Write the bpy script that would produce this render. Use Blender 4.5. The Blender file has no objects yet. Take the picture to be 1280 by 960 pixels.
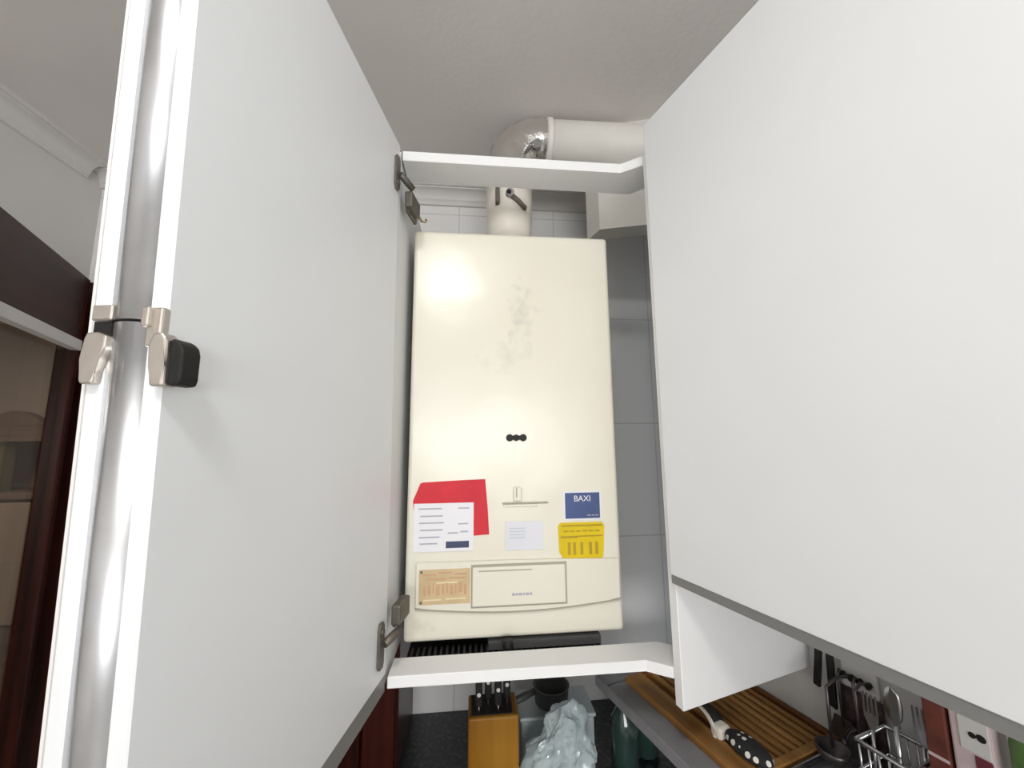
import bpy, bmesh, math, random
from mathutils import Vector, Matrix, noise
random.seed(7)
S = bpy.context.scene
COL = S.collection
R = math.radians
PI = math.pi

# ------------------------------------------------------------------ materials
def mat(name, col, rough=0.5, metal=0.0, var=0.04, vscale=6.0, bump=0.0, bscale=30.0, spec=None,
        trans=0.0, emit=None, estr=0.0, coat=0.0, alpha=1.0):
    m = bpy.data.materials.new(name); m.use_nodes = True
    nt = m.node_tree; b = nt.nodes['Principled BSDF']
    b.inputs['Roughness'].default_value = rough
    b.inputs['Metallic'].default_value = metal
    b.inputs['Transmission Weight'].default_value = trans
    b.inputs['Coat Weight'].default_value = coat
    b.inputs['Alpha'].default_value = alpha
    if spec is not None: b.inputs['Specular IOR Level'].default_value = spec
    tc = nt.nodes.new('ShaderNodeTexCoord')
    nz = nt.nodes.new('ShaderNodeTexNoise'); nz.inputs['Scale'].default_value = vscale; nz.inputs['Detail'].default_value = 4
    nt.links.new(tc.outputs['Object'], nz.inputs['Vector'])
    rp = nt.nodes.new('ShaderNodeValToRGB')
    c = Vector(col)
    lo = [max(0, x * (1 - var)) for x in c]; hi = [min(1, x * (1 + var)) for x in c]
    rp.color_ramp.elements[0].position = 0.3; rp.color_ramp.elements[1].position = 0.7
    rp.color_ramp.elements[0].color = (*lo, 1); rp.color_ramp.elements[1].color = (*hi, 1)
    nt.links.new(nz.outputs['Fac'], rp.inputs['Fac'])
    nt.links.new(rp.outputs['Color'], b.inputs['Base Color'])
    if bump > 0:
        n2 = nt.nodes.new('ShaderNodeTexNoise'); n2.inputs['Scale'].default_value = bscale; n2.inputs['Detail'].default_value = 3
        bp = nt.nodes.new('ShaderNodeBump'); bp.inputs['Strength'].default_value = bump; bp.inputs['Distance'].default_value = 0.01
        nt.links.new(tc.outputs['Object'], n2.inputs['Vector'])
        nt.links.new(n2.outputs['Fac'], bp.inputs['Height']); nt.links.new(bp.outputs['Normal'], b.inputs['Normal'])
    if emit:
        b.inputs['Emission Color'].default_value = (*emit, 1); b.inputs['Emission Strength'].default_value = estr
    return m

def N(m, t): return m.node_tree.nodes.new(t)
def L(m, a, b): m.node_tree.links.new(a, b)

def tile_mat(name, col, grout, w, h, ox=0, oz=0, axis='X', rough=0.25):
    """square wall tiles: joints from object coordinates (metres)"""
    m = bpy.data.materials.new(name); m.use_nodes = True
    b = m.node_tree.nodes['Principled BSDF']; b.inputs['Roughness'].default_value = rough
    tc = N(m, 'ShaderNodeTexCoord'); sp = N(m, 'ShaderNodeSeparateXYZ'); L(m, tc.outputs['Object'], sp.inputs[0])
    def joint(sock, size, off):
        a = N(m, 'ShaderNodeMath'); a.operation = 'ADD'; a.inputs[1].default_value = -off + 50 * size; L(m, sock, a.inputs[0])
        f = N(m, 'ShaderNodeMath'); f.operation = 'MODULO'; f.inputs[1].default_value = size; L(m, a.outputs[0], f.inputs[0])
        g = N(m, 'ShaderNodeMath'); g.operation = 'LESS_THAN'; g.inputs[1].default_value = 0.0035; L(m, f.outputs[0], g.inputs[0])
        return g.outputs[0]
    j1 = joint(sp.outputs[axis], w, ox); j2 = joint(sp.outputs['Z'], h, oz)
    mx = N(m, 'ShaderNodeMath'); mx.operation = 'MAXIMUM'; L(m, j1, mx.inputs[0]); L(m, j2, mx.inputs[1])
    mix = N(m, 'ShaderNodeMix'); mix.data_type = 'RGBA'
    mix.inputs[6].default_value = (*col, 1); mix.inputs[7].default_value = (*grout, 1)
    L(m, mx.outputs[0], mix.inputs[0]); L(m, mix.outputs[2], b.inputs['Base Color'])
    return m

def wood_mat(name, c1, c2, scale=30, rough=0.4, axis=1, stretch=0.06):
    m = bpy.data.materials.new(name); m.use_nodes = True
    b = m.node_tree.nodes['Principled BSDF']; b.inputs['Roughness'].default_value = rough; b.inputs['Specular IOR Level'].default_value = 0.2
    tc = N(m, 'ShaderNodeTexCoord'); mp = N(m, 'ShaderNodeMapping')
    sc = [1, 1, 1]; sc[axis] = stretch; mp.inputs['Scale'].default_value = sc
    nz = N(m, 'ShaderNodeTexNoise'); nz.inputs['Scale'].default_value = scale; nz.inputs['Detail'].default_value = 6
    rp = N(m, 'ShaderNodeValToRGB')
    rp.color_ramp.elements[0].position = 0.35; rp.color_ramp.elements[1].position = 0.65
    rp.color_ramp.elements[0].color = (*c1, 1); rp.color_ramp.elements[1].color = (*c2, 1)
    L(m, tc.outputs['Object'], mp.inputs['Vector']); L(m, mp.outputs['Vector'], nz.inputs['Vector'])
    L(m, nz.outputs['Fac'], rp.inputs['Fac']); L(m, rp.outputs['Color'], b.inputs['Base Color'])
    return m

def granite_mat(name):
    m = bpy.data.materials.new(name); m.use_nodes = True
    b = m.node_tree.nodes['Principled BSDF']; b.inputs['Roughness'].default_value = 0.3
    tc = N(m, 'ShaderNodeTexCoord'); v = N(m, 'ShaderNodeTexNoise'); v.inputs['Scale'].default_value = 90; v.inputs['Detail'].default_value = 5
    rp = N(m, 'ShaderNodeValToRGB')
    rp.color_ramp.elements[0].position = 0.5; rp.color_ramp.elements[0].color = (0.010, 0.012, 0.014, 1)
    rp.color_ramp.elements[1].position = 0.72; rp.color_ramp.elements[1].color = (0.07, 0.075, 0.08, 1)
    L(m, tc.outputs['Object'], v.inputs['Vector']); L(m, v.outputs['Fac'], rp.inputs['Fac']); L(m, rp.outputs['Color'], b.inputs['Base Color'])
    return m

def dots_mat(name):
    m = bpy.data.materials.new(name); m.use_nodes = True
    b = m.node_tree.nodes['Principled BSDF']; b.inputs['Roughness'].default_value = 0.8
    tc = N(m, 'ShaderNodeTexCoord'); v = N(m, 'ShaderNodeTexVoronoi'); v.inputs['Scale'].default_value = 75; v.inputs['Randomness'].default_value = 0.25
    lt = N(m, 'ShaderNodeMath'); lt.operation = 'LESS_THAN'; lt.inputs[1].default_value = 0.33
    mix = N(m, 'ShaderNodeMix'); mix.data_type = 'RGBA'
    mix.inputs[6].default_value = (0.012, 0.012, 0.013, 1); mix.inputs[7].default_value = (0.75, 0.72, 0.66, 1)
    L(m, tc.outputs['Object'], v.inputs['Vector']); L(m, v.outputs['Distance'], lt.inputs[0]); L(m, lt.outputs[0], mix.inputs[0]); L(m, mix.outputs[2], b.inputs['Base Color'])
    return m

def boiler_mat():
    """cream enamel with yellowing, faint dents and the grey soot smear above the sight holes"""
    m = bpy.data.materials.new('cream_enamel'); m.use_nodes = True
    b = m.node_tree.nodes['Principled BSDF']; b.inputs['Roughness'].default_value = 0.26
    tc = N(m, 'ShaderNodeTexCoord')
    nz = N(m, 'ShaderNodeTexNoise'); nz.inputs['Scale'].default_value = 4; nz.inputs['Detail'].default_value = 5; L(m, tc.outputs['Object'], nz.inputs['Vector'])
    rp = N(m, 'ShaderNodeValToRGB'); rp.color_ramp.elements[0].position = 0.3; rp.color_ramp.elements[1].position = 0.7
    rp.color_ramp.elements[0].color = (0.775, 0.735, 0.61, 1); rp.color_ramp.elements[1].color = (0.80, 0.77, 0.67, 1)
    L(m, nz.outputs['Fac'], rp.inputs['Fac'])
    prev = rp.outputs['Color']
    def smear(prev, cx, cz, sx, sz, shear, thr, colour, amount, nscale):
        mp = N(m, 'ShaderNodeMapping'); mp.vector_type = 'POINT'
        sp = N(m, 'ShaderNodeSeparateXYZ'); L(m, tc.outputs['Object'], sp.inputs[0])
        dz = N(m, 'ShaderNodeMath'); dz.operation = 'SUBTRACT'; dz.inputs[1].default_value = cz; L(m, sp.outputs['Z'], dz.inputs[0])
        sh = N(m, 'ShaderNodeMath'); sh.operation = 'MULTIPLY'; sh.inputs[1].default_value = shear; L(m, dz.outputs[0], sh.inputs[0])
        dx = N(m, 'ShaderNodeMath'); dx.operation = 'SUBTRACT'; dx.inputs[1].default_value = cx; L(m, sp.outputs['X'], dx.inputs[0])
        dx2 = N(m, 'ShaderNodeMath'); dx2.operation = 'SUBTRACT'; L(m, dx.outputs[0], dx2.inputs[0]); L(m, sh.outputs[0], dx2.inputs[1])
        cb = N(m, 'ShaderNodeCombineXYZ')
        a = N(m, 'ShaderNodeMath'); a.operation = 'DIVIDE'; a.inputs[1].default_value = sx; L(m, dx2.outputs[0], a.inputs[0])
        c = N(m, 'ShaderNodeMath'); c.operation = 'DIVIDE'; c.inputs[1].default_value = sz; L(m, dz.outputs[0], c.inputs[0])
        L(m, a.outputs[0], cb.inputs[0]); L(m, c.outputs[0], cb.inputs[2])
        ln = N(m, 'ShaderNodeVectorMath'); ln.operation = 'LENGTH'; L(m, cb.outputs[0], ln.inputs[0])
        n2 = N(m, 'ShaderNodeTexNoise'); n2.inputs['Scale'].default_value = nscale; n2.inputs['Detail'].default_value = 5; L(m, tc.outputs['Object'], n2.inputs['Vector'])
        ad = N(m, 'ShaderNodeMath'); ad.operation = 'MULTIPLY_ADD'; ad.inputs[1].default_value = 1.9; ad.inputs[2].default_value = -0.55; L(m, n2.outputs['Fac'], ad.inputs[0])
        su = N(m, 'ShaderNodeMath'); su.operation = 'SUBTRACT'; su.use_clamp = True; L(m, ad.outputs[0], su.inputs[0])
        pw = N(m, 'ShaderNodeMath'); pw.operation = 'MULTIPLY'; pw.inputs[1].default_value = thr; L(m, ln.outputs['Value'], pw.inputs[0]); L(m, pw.outputs[0], su.inputs[1])
        am = N(m, 'ShaderNodeMath'); am.operation = 'MULTIPLY'; am.inputs[1].default_value = amount; am.use_clamp = True; L(m, su.outputs[0], am.inputs[0])
        mx = N(m, 'ShaderNodeMix'); mx.data_type = 'RGBA'; mx.inputs[7].default_value = (*colour, 1)
        L(m, am.outputs[0], mx.inputs[0]); L(m, prev, mx.inputs[6])
        return mx.outputs[2]
    # object space: origin at boiler base centre, x from centre 0.085, z from 1.315
    prev = smear(prev, 0.014, 0.645, 0.030, 0.075, 0.12, 0.42, (0.42, 0.42, 0.37), 0.75, 40)
    prev = smear(prev, -0.008, 0.555, 0.050, 0.055, 0.3, 0.45, (0.47, 0.47, 0.41), 0.5, 32)
    prev = smear(prev, -0.185, 0.03, 0.030, 0.02, 0.3, 0.6, (0.42, 0.35, 0.20), 0.8, 35)
    L(m, prev, b.inputs['Base Color'])
    n3 = N(m, 'ShaderNodeTexNoise'); n3.inputs['Scale'].default_value = 9; n3.inputs['Detail'].default_value = 1; L(m, tc.outputs['Object'], n3.inputs['Vector'])
    bp = N(m, 'ShaderNodeBump'); bp.inputs['Strength'].default_value = 0.12; bp.inputs['Distance'].default_value = 0.02
    L(m, n3.outputs['Fac'], bp.inputs['Height']); L(m, bp.outputs['Normal'], b.inputs['Normal'])
    return m

M = dict(
    white=mat('white_laminate', (0.775, 0.79, 0.805), 0.42, var=0.015),
    white_edge=mat('white_edge_band', (0.85, 0.85, 0.85), 0.35, var=0.01),
    profile=mat('grey_profile', (0.21, 0.21, 0.205), 0.4, var=0.04),
    alu=mat('brushed_aluminium', (0.63, 0.64, 0.66), 0.34, metal=1.0, var=0.05, vscale=40),
    nickel=mat('satin_nickel', (0.62, 0.57, 0.52), 0.36, metal=1.0, var=0.06, vscale=60),
    dnickel=mat('dull_hinge_steel', (0.15, 0.135, 0.115), 0.5, metal=0.6, var=0.15, vscale=80),
    black=mat('black_plastic', (0.014, 0.013, 0.012), 0.5, spec=0.25, var=0.2),
    plaster=mat('ceiling_paint', (0.77, 0.74, 0.71), 0.9, var=0.03, vscale=3, bump=0.06, bscale=80),
    paint=mat('wall_paint', (0.72, 0.70, 0.68), 0.85, var=0.03, vscale=3, bump=0.05, bscale=60),
    cove=mat('cornice_plaster', (0.74, 0.72, 0.70), 0.8, var=0.02),
    floor=tile_mat('floor_tile', (0.55, 0.53, 0.51), (0.38, 0.36, 0.34), 0.4, 0.4, rough=0.35),
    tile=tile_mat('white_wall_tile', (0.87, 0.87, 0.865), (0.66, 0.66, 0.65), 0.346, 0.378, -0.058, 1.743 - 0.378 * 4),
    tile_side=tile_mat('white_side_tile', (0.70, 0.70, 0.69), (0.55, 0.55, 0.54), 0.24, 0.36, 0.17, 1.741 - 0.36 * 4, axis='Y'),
    box=mat('boxing_paint', (0.72, 0.70, 0.66), 0.8, var=0.03),
    granite=granite_mat('black_granite'),
    maho=wood_mat('mahogany', (0.020, 0.004, 0.003), (0.060, 0.012, 0.008), 40, 0.3, axis=2),
    maho_y=wood_mat('mahogany_rail', (0.018, 0.002, 0.0015), (0.045, 0.006, 0.004), 40, 0.3, axis=1),
    bamboo=wood_mat('oiled_bamboo', (0.22, 0.10, 0.028), (0.42, 0.22, 0.07), 45, 0.4, axis=1),
    bamboo_d=wood_mat('dark_bamboo', (0.13, 0.05, 0.016), (0.28, 0.12, 0.04), 45, 0.45, axis=1),
    amber=wood_mat('amber_wood', (0.25, 0.11, 0.010), (0.36, 0.17, 0.022), 25, 0.35, axis=2),
    worktop=mat('grey_worktop', (0.24, 0.24, 0.25), 0.45, var=0.08, vscale=40),
    flue=mat('flue_enamel', (0.83, 0.78, 0.70), 0.35, var=0.03),
    duct=mat('white_duct', (0.86, 0.84, 0.79), 0.45, var=0.03, vscale=12),
    foil=mat('aluminium_foil', (0.80, 0.78, 0.76), 0.16, metal=1.0, var=0.05, bump=0.5, bscale=38),
    boiler=boiler_mat(),
    cream=mat('cream_plastic', (0.77, 0.735, 0.63), 0.35, var=0.02),
    seam=mat('seam_shadow_gap', (0.38, 0.36, 0.29), 0.6, var=0.05),
    red=mat('red_card', (0.62, 0.035, 0.05), 0.5, spec=0.2, var=0.10, vscale=15),
    paper=mat('white_sticker_paper', (0.80, 0.79, 0.82), 0.5, var=0.01),
    lilac=mat('pale_lilac_label', (0.70, 0.70, 0.75), 0.4, var=0.03),
    inkgrey=mat('grey_ink', (0.42, 0.42, 0.48), 0.6, var=0.05),
    navy=mat('navy_ink', (0.035, 0.05, 0.11), 0.5, var=0.08),
    blue=mat('blue_sticker', (0.075, 0.105, 0.24), 0.4, spec=0.2, var=0.10, vscale=30),
    yellow=mat('yellow_sticker', (0.72, 0.53, 0.015), 0.45, spec=0.2, var=0.06, vscale=25),
    ochre=mat('ochre_ink', (0.42, 0.29, 0.01), 0.6, var=0.1),
    gold=mat('tan_rating_plate', (0.60, 0.46, 0.27), 0.4, spec=0.2, var=0.08, vscale=40),
    rust=mat('rust_ink', (0.55, 0.33, 0.20), 0.6, var=0.15),
    orange=mat('pale_orange_ink', (0.78, 0.66, 0.44), 0.6, var=0.05),
    bag=mat('clear_film', (0.78, 0.90, 0.92), 0.14, trans=0.45, var=0.05, bump=0.4, bscale=40),
    palebox=mat('pale_grey_plastic', (0.50, 0.56, 0.58), 0.4, var=0.04),
    dgrey=mat('dark_grey_iron', (0.10, 0.10, 0.10), 0.5, metal=0.2, var=0.1),
    greenglass=mat('dark_green_glass', (0.035, 0.07, 0.06), 0.12, var=0.2, coat=0.5),
    steel=mat('stainless', (0.50, 0.50, 0.51), 0.25, metal=1.0, var=0.05),
    dsteel=mat('dull_steel', (0.09, 0.08, 0.08), 0.35, metal=0.7, var=0.15),
    tray=mat('grey_steel_tray', (0.17, 0.17, 0.18), 0.35, metal=0.6, var=0.1),
    redbox=mat('brick_red_card', (0.135, 0.032, 0.02), 0.6, var=0.3, vscale=30),
    pink=mat('pale_pink_card', (0.62, 0.50, 0.50), 0.5, var=0.08, vscale=30),
    wcard=mat('white_card', (0.66, 0.65, 0.63), 0.5, var=0.03),
    wine=mat('wine_red_plastic', (0.16, 0.03, 0.045), 0.4, var=0.1),
    green=mat('leaf_green_plastic', (0.10, 0.20, 0.045), 0.4, var=0.25, vscale=30),
    dots=dots_mat('dotted_cloth'),
    dark=mat('dark_lining', (0.02, 0.017, 0.015), 0.8, var=0.1),
    trimw=mat('off_white_piping', (0.72, 0.68, 0.60), 0.7, var=0.03),
    hall=mat('hall_paint', (0.42, 0.375, 0.335), 0.85, var=0.05),
    dresser=wood_mat('walnut', (0.085, 0.06, 0.045), (0.13, 0.095, 0.07), 20, 0.5, axis=0),
    dresserp=wood_mat('pale_walnut_panel', (0.20, 0.165, 0.13), (0.26, 0.215, 0.17), 12, 0.5, axis=2),
    olive=mat('olive_panel', (0.10, 0.095, 0.045), 0.5, var=0.15),
    brass=mat('dull_brass', (0.32, 0.27, 0.15), 0.4, metal=0.8, var=0.1),
    lampmat=mat('lamp_diffuser', (0.9, 0.9, 0.88), 0.5, emit=(1.0, 0.995, 0.97), estr=52.0),
    patch=mat('maroon_patch', (0.055, 0.028, 0.030), 0.9, var=0.6, vscale=90),  # colour of the added dark area behind the utensils
    wframe=mat('window_frame_white', (0.75, 0.75, 0.74), 0.4),
)
def glass_mat(name, tint, refl=0.07):
    m = bpy.data.materials.new(name); m.use_nodes = True
    nt = m.node_tree; nt.nodes.remove(nt.nodes['Principled BSDF']); out = nt.nodes['Material Output']
    tr = N(m, 'ShaderNodeBsdfTransparent'); tr.inputs['Color'].default_value = (*tint, 1)
    gl = N(m, 'ShaderNodeBsdfGlossy'); gl.inputs['Roughness'].default_value = 0.02
    fr = N(m, 'ShaderNodeValue'); fr.outputs[0].default_value = refl
    nz = N(m, 'ShaderNodeTexNoise'); nz.inputs['Scale'].default_value = 2
    bp = N(m, 'ShaderNodeBump'); bp.inputs['Strength'].default_value = 0.02; L(m, nz.outputs['Fac'], bp.inputs['Height']); L(m, bp.outputs['Normal'], gl.inputs['Normal'])
    mx = N(m, 'ShaderNodeMixShader'); L(m, fr.outputs[0], mx.inputs[0]); L(m, tr.outputs[0], mx.inputs[1]); L(m, gl.outputs[0], mx.inputs[2])
    L(m, mx.outputs[0], out.inputs['Surface'])
    return m
M['glass'] = glass_mat('smoked_glass', (0.80, 0.75, 0.70))
M['wglass'] = glass_mat('window_glass', (0.95, 0.97, 0.98))

# ------------------------------------------------------------------ mesh helpers
def BM(): return bmesh.new()
def box(bm, x0, x1, y0, y1, z0, z1, bev=0.0, seg=2, mi=0):
    vs = [bm.verts.new((x, y, z)) for x in (x0, x1) for y in (y0, y1) for z in (z0, z1)]
    F = [(0, 1, 3, 2), (4, 6, 7, 5), (0, 4, 5, 1), (2, 3, 7, 6), (0, 2, 6, 4), (1, 5, 7, 3)]
    fs = [bm.faces.new([vs[i] for i in f]) for f in F]
    for f in fs: f.material_index = mi
    if bev > 0:
        es = list({e for f in fs for e in f.edges})
        bmesh.ops.bevel(bm, geom=es, offset=bev, segments=seg, profile=0.5, affect='EDGES', clamp_overlap=True)
    return fs
def prism(bm, pts, axis, a, b, bev=0.0, seg=2, mi=0):
    """extrude a 2-D polygon along an axis: 'X' pts=(y,z), 'Y' pts=(x,z), 'Z' pts=(x,y)"""
    def P(p, t): return {'X': (t, p[0], p[1]), 'Y': (p[0], t, p[1]), 'Z': (p[0], p[1], t)}[axis]
    A = [bm.verts.new(P(p, a)) for p in pts]; B = [bm.verts.new(P(p, b)) for p in pts]
    n = len(pts); fs = [bm.faces.new(A), bm.faces.new(list(reversed(B)))]
    for i in range(n): fs.append(bm.faces.new((A[i], B[i], B[(i + 1) % n], A[(i + 1) % n])))
    for f in fs: f.material_index = mi
    if bev > 0:
        es = list({e for f in fs for e in f.edges})
        bmesh.ops.bevel(bm, geom=es, offset=bev, segments=seg, profile=0.5, affect='EDGES', clamp_overlap=True)
    return fs
def tube(bm, pts, r, n=14, cap=True, mi=0):
    """round tube along a polyline; r a number or a list"""
    pts = [Vector(p) for p in pts]; k = len(pts)
    rr = r if isinstance(r, (list, tuple)) else [r] * k
    rings = []; ref = None
    for i, p in enumerate(pts):
        t = (pts[min(i + 1, k - 1)] - pts[max(i - 1, 0)]).normalized()
        if ref is None:
            ref = Vector((0, 0, 1)) if abs(t.z) < 0.9 else Vector((1, 0, 0))
        u = (ref - t * ref.dot(t)).normalized(); ref = u; v = t.cross(u)
        rings.append([bm.verts.new(p + (u * math.cos(2 * PI * j / n) + v * math.sin(2 * PI * j / n)) * rr[i]) for j in range(n)])
    for a, b in zip(rings, rings[1:]):
        for j in range(n):
            f = bm.faces.new((a[j], a[(j + 1) % n], b[(j + 1) % n], b[j])); f.smooth = True; f.material_index = mi
    if cap:
        f = bm.faces.new(list(reversed(rings[0]))); f.material_index = mi
        f = bm.faces.new(rings[-1]); f.material_index = mi
def lathe(bm, prof, cx=0, cy=0, n=24, mi=0):
    rings = [[bm.verts.new((cx + r * math.cos(2 * PI * j / n), cy + r * math.sin(2 * PI * j / n), z)) for j in range(n)] for r, z in prof]
    for a, b in zip(rings, rings[1:]):
        for j in range(n):
            f = bm.faces.new((a[j], a[(j + 1) % n], b[(j + 1) % n], b[j])); f.smooth = True; f.material_index = mi
    bm.faces.new(list(reversed(rings[0]))); bm.faces.new(rings[-1])

WM = {}
def frame(loc=(0, 0, 0), rz=0.0): return Matrix.Translation(Vector(loc)) @ Matrix.Rotation(rz, 4, 'Z')
WORLD = Matrix.Identity(4)
def setp(o, label=None, cat=None, group=None, kind=None):
    if label: o['label'] = label
    if cat: o['category'] = cat
    if group: o['group'] = group
    if kind: o['kind'] = kind
def thing(name, label, cat, loc, rz=0.0, group=None, kind=None):
    o = bpy.data.objects.new(name, None); COL.objects.link(o)
    o.empty_display_size = 0.05
    o.location = loc; o.rotation_euler = (0, 0, rz); WM[o] = frame(loc, rz)
    setp(o, label, cat, group, kind); return o
def obj(name, bm, mats, parent=None, space=WORLD, label=None, cat=None, group=None, kind=None, smooth=False, origin=None, bevel=False):
    """link bm (coordinates given in `space`) as one mesh object"""
    pw = WM[parent] if parent else WORLD
    own = pw
    if parent is None:
        own = Matrix.Translation(Vector(origin)) if origin is not None else WORLD
    bm.transform(own.inverted() @ space)
    bmesh.ops.recalc_face_normals(bm, faces=bm.faces[:])
    me = bpy.data.meshes.new(name); bm.to_mesh(me); bm.free()
    if not isinstance(mats, (list, tuple)): mats = [mats]
    for m in mats: me.materials.append(m)
    if smooth:
        for p in me.polygons: p.use_smooth = True
    o = bpy.data.objects.new(name, me); COL.objects.link(o)
    if parent: o.parent = parent; WM[o] = WM[parent]
    elif origin is not None: o.location = origin; WM[o] = own
    else: WM[o] = WORLD
    setp(o, label, cat, group, kind); return o
def text_bm(s, size, extrude=0.0004):
    cu = bpy.data.curves.new('lettering', 'FONT'); cu.body = s; cu.size = size; cu.extrude = extrude; cu.align_x = 'CENTER'; cu.align_y = 'CENTER'
    to = bpy.data.objects.new('lettering', cu); COL.objects.link(to)
    dg = bpy.context.evaluated_depsgraph_get(); me = bpy.data.meshes.new_from_object(to.evaluated_get(dg))
    bm = bmesh.new(); bm.from_mesh(me)
    bpy.data.objects.remove(to); bpy.data.curves.remove(cu); bpy.data.meshes.remove(me)
    return bm

# ------------------------------------------------------------------ the room
CEIL = 2.59; YB = 1.31; XL = -1.24; YR = -2.5; XR = 1.55
RZ = R(16.3); RP = (0.338, 0.660, 0.0)
RF = frame(RP, RZ)                       # frame of the right-hand wall: x into the wall, y away
def rw(x, y, z=0): return RF @ Vector((x, y, z))
WALLX = 0.319
bm = BM(); box(bm, -4.4, XR, YR, 3.4, -0.1, 0.0); obj('floor', bm, M['floor'], kind='structure')
bm = BM(); box(bm, -4.4, XR, YR - 0.1, 3.4, CEIL, CEIL + 0.1); obj('ceiling', bm, M['plaster'], kind='structure')
bm = BM(); box(bm, -1.15, XR, YB, YB + 0.1, 0, CEIL); box(bm, XL - .12, -1.15, YB, YB + 0.1, 2.14, CEIL); obj('wall_back', bm, M['tile'], kind='structure')
# right wall, at an obtuse angle to the back wall, ends in a return before the boiler alcove
bm = BM()
a = rw(WALLX, 0.27); b = rw(WALLX, -3.0); c = rw(WALLX + 0.35, -3.0); d = rw(WALLX + 0.35, 0.27)
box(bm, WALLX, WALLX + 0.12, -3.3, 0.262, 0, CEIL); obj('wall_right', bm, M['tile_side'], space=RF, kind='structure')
bm = BM(); box(bm, 0.86, 0.96, 0.90, YB, 0, CEIL); obj('wall_alcove', bm, M['paint'], kind='structure')
# left wall with the doorway
bm = BM()
DY0, DY1, DZ = 0.30, YB, 2.14
prism(bm, [(YR, 0), (DY0, 0), (DY0, DZ), (YB, DZ), (YB, CEIL), (YR, CEIL)], 'X', XL - 0.12, XL)
obj('wall_left', bm, M['paint'], kind='structure')
# room beyond the doorway
bm = BM(); box(bm, -4.4, -1.05, 3.2, 3.3, 0, CEIL); obj('wall_far', bm, M['hall'], kind='structure')
bm = BM(); box(bm, -4.4, -4.3, YR, 3.2, 0, CEIL); obj('wall_hall', bm, M['hall'], kind='structure')
bm = BM(); box(bm, -1.13, -1.05, YB + .1, 3.2, 0, CEIL); obj('wall_light_block', bm, M['hall'], kind='structure')  # unseen wall, added only to keep outside light from leaking in
# rear wall with window opening
WX0, WX1, WZ0, WZ1 = -0.75, 0.95, 1.25, 2.05
bm = BM()
box(bm, -4.3, WX0, YR - 0.1, YR, 0, CEIL); box(bm, WX1, XR + 0.8, YR - 0.1, YR, 0, CEIL)
box(bm, WX0, WX1, YR - 0.1, YR, 0, WZ0); box(bm, WX0, WX1, YR - 0.1, YR, WZ1, CEIL)
obj('wall_rear', bm, M['paint'], kind='structure')
wt = thing('window_1', 'white framed window in rear wall', 'window', ((WX0 + WX1) / 2, YR - 0.05, WZ0), kind='structure'); del wt['label']; del wt['category']
bm = BM()
for (x0, x1, z0, z1) in ((WX0, WX0 + .05, WZ0, WZ1), (WX1 - .05, WX1, WZ0, WZ1), (WX0 + .05, WX1 - .05, WZ0, WZ0 + .05), (WX0 + .05, WX1 - .05, WZ1 - .05, WZ1), (.075, .125, WZ0 + .05, WZ1 - .05)):
    box(bm, x0, x1, YR - .08, YR - .03, z0, z1, .004)
obj('window_frame', bm, M['wframe'], wt)
bm = BM(); box(bm, WX0 + .05, WX1 - .05, YR - .058, YR - .052, WZ0 + .05, WZ1 - .05); obj('window_pane', bm, M['wglass'], wt)

# cornices: stepped cove profile
def cove_pts(h=0.058, dpt=0.058):
    p = [(0, 0), (0, -h), (0.010, -h), (0.010, -h + .012), (0.016, -h + .018)]
    for i in range(1, 7):
        t = i / 7 * PI / 2
        p.append((0.016 + (dpt - 0.026) * (1 - math.cos(t)), -h + .018 + (h - .034) * math.sin(t)))
    p += [(dpt - .010, -.016), (dpt - .010, -.012), (dpt, -.012), (dpt, 0)]
    return p
bm = BM(); prism(bm, [(YB - y, CEIL + z) for y, z in cove_pts()], 'X', XL + 0.0, 0.86); obj('trim_1', bm, M['cove'], kind='structure')
bm = BM(); prism(bm, [(XL + y, CEIL + z) for y, z in cove_pts()], 'Y', YR, YB - 0.0585); obj('trim_2', bm, M['cove'], kind='structure')
# boxed-in duct in the corner beyond the right-hand wall
bm = BM(); prism(bm, [(0.347, 0.972), (0.575, 0.906), (0.86, 0.906), (0.86, 0.96), (0.60, 0.96), (0.330, 1.034)], 'Z', 2.272, CEIL)
obj('trim_3', bm, M['box'], kind='structure')

# glazed mahogany door standing open against the left wall
GH = (-1.163, 1.236, 0.0); GA = -R(25.0)      # local -y runs from the hinge side to the lock side
dv = Vector((0.168, -0.364, 0)).normalized(); ga = math.atan2(dv.x, -dv.y)
GF = frame(GH, ga)
dr = thing('door_1', 'open glazed mahogany door with brown framed pane beside the left wall', 'door', GH, ga, kind='structure')
W_ = 0.80; T_ = 0.04; HT = 2.185
bm = BM(); box(bm, -T_, 0, -W_ + .1, -.032, HT - .195, HT, .003); obj('top_rail', bm, M['maho_y'], dr, GF)
bm = BM(); box(bm, -T_, 0, -W_ + .1, -.032, 0.01, 0.25, .003); obj('bottom_rail', bm, M['maho_y'], dr, GF)
bm = BM(); box(bm, -T_, 0, -.032, 0, 0.01, HT, .003); obj('stile', bm, M['maho'], dr, GF)
bm = BM(); box(bm, -T_, 0, -W_, -W_ + .1, 0.01, HT, .003); obj('stile', bm, M['maho'], dr, GF)
bm = BM(); box(bm, -.012, .012, -W_ + .1, -.032, HT - .225, HT - .195, .002); obj('pale_strip', bm, M['cove'], dr, GF, label='pale strip along the top of the pane')  # pale strip just under the top rail
bm = BM(); box(bm, -.022, -.017, -W_ + .1, -.032, 0.25, HT - .195); obj('glass_pane', bm, M['glass'], dr, GF)
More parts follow.
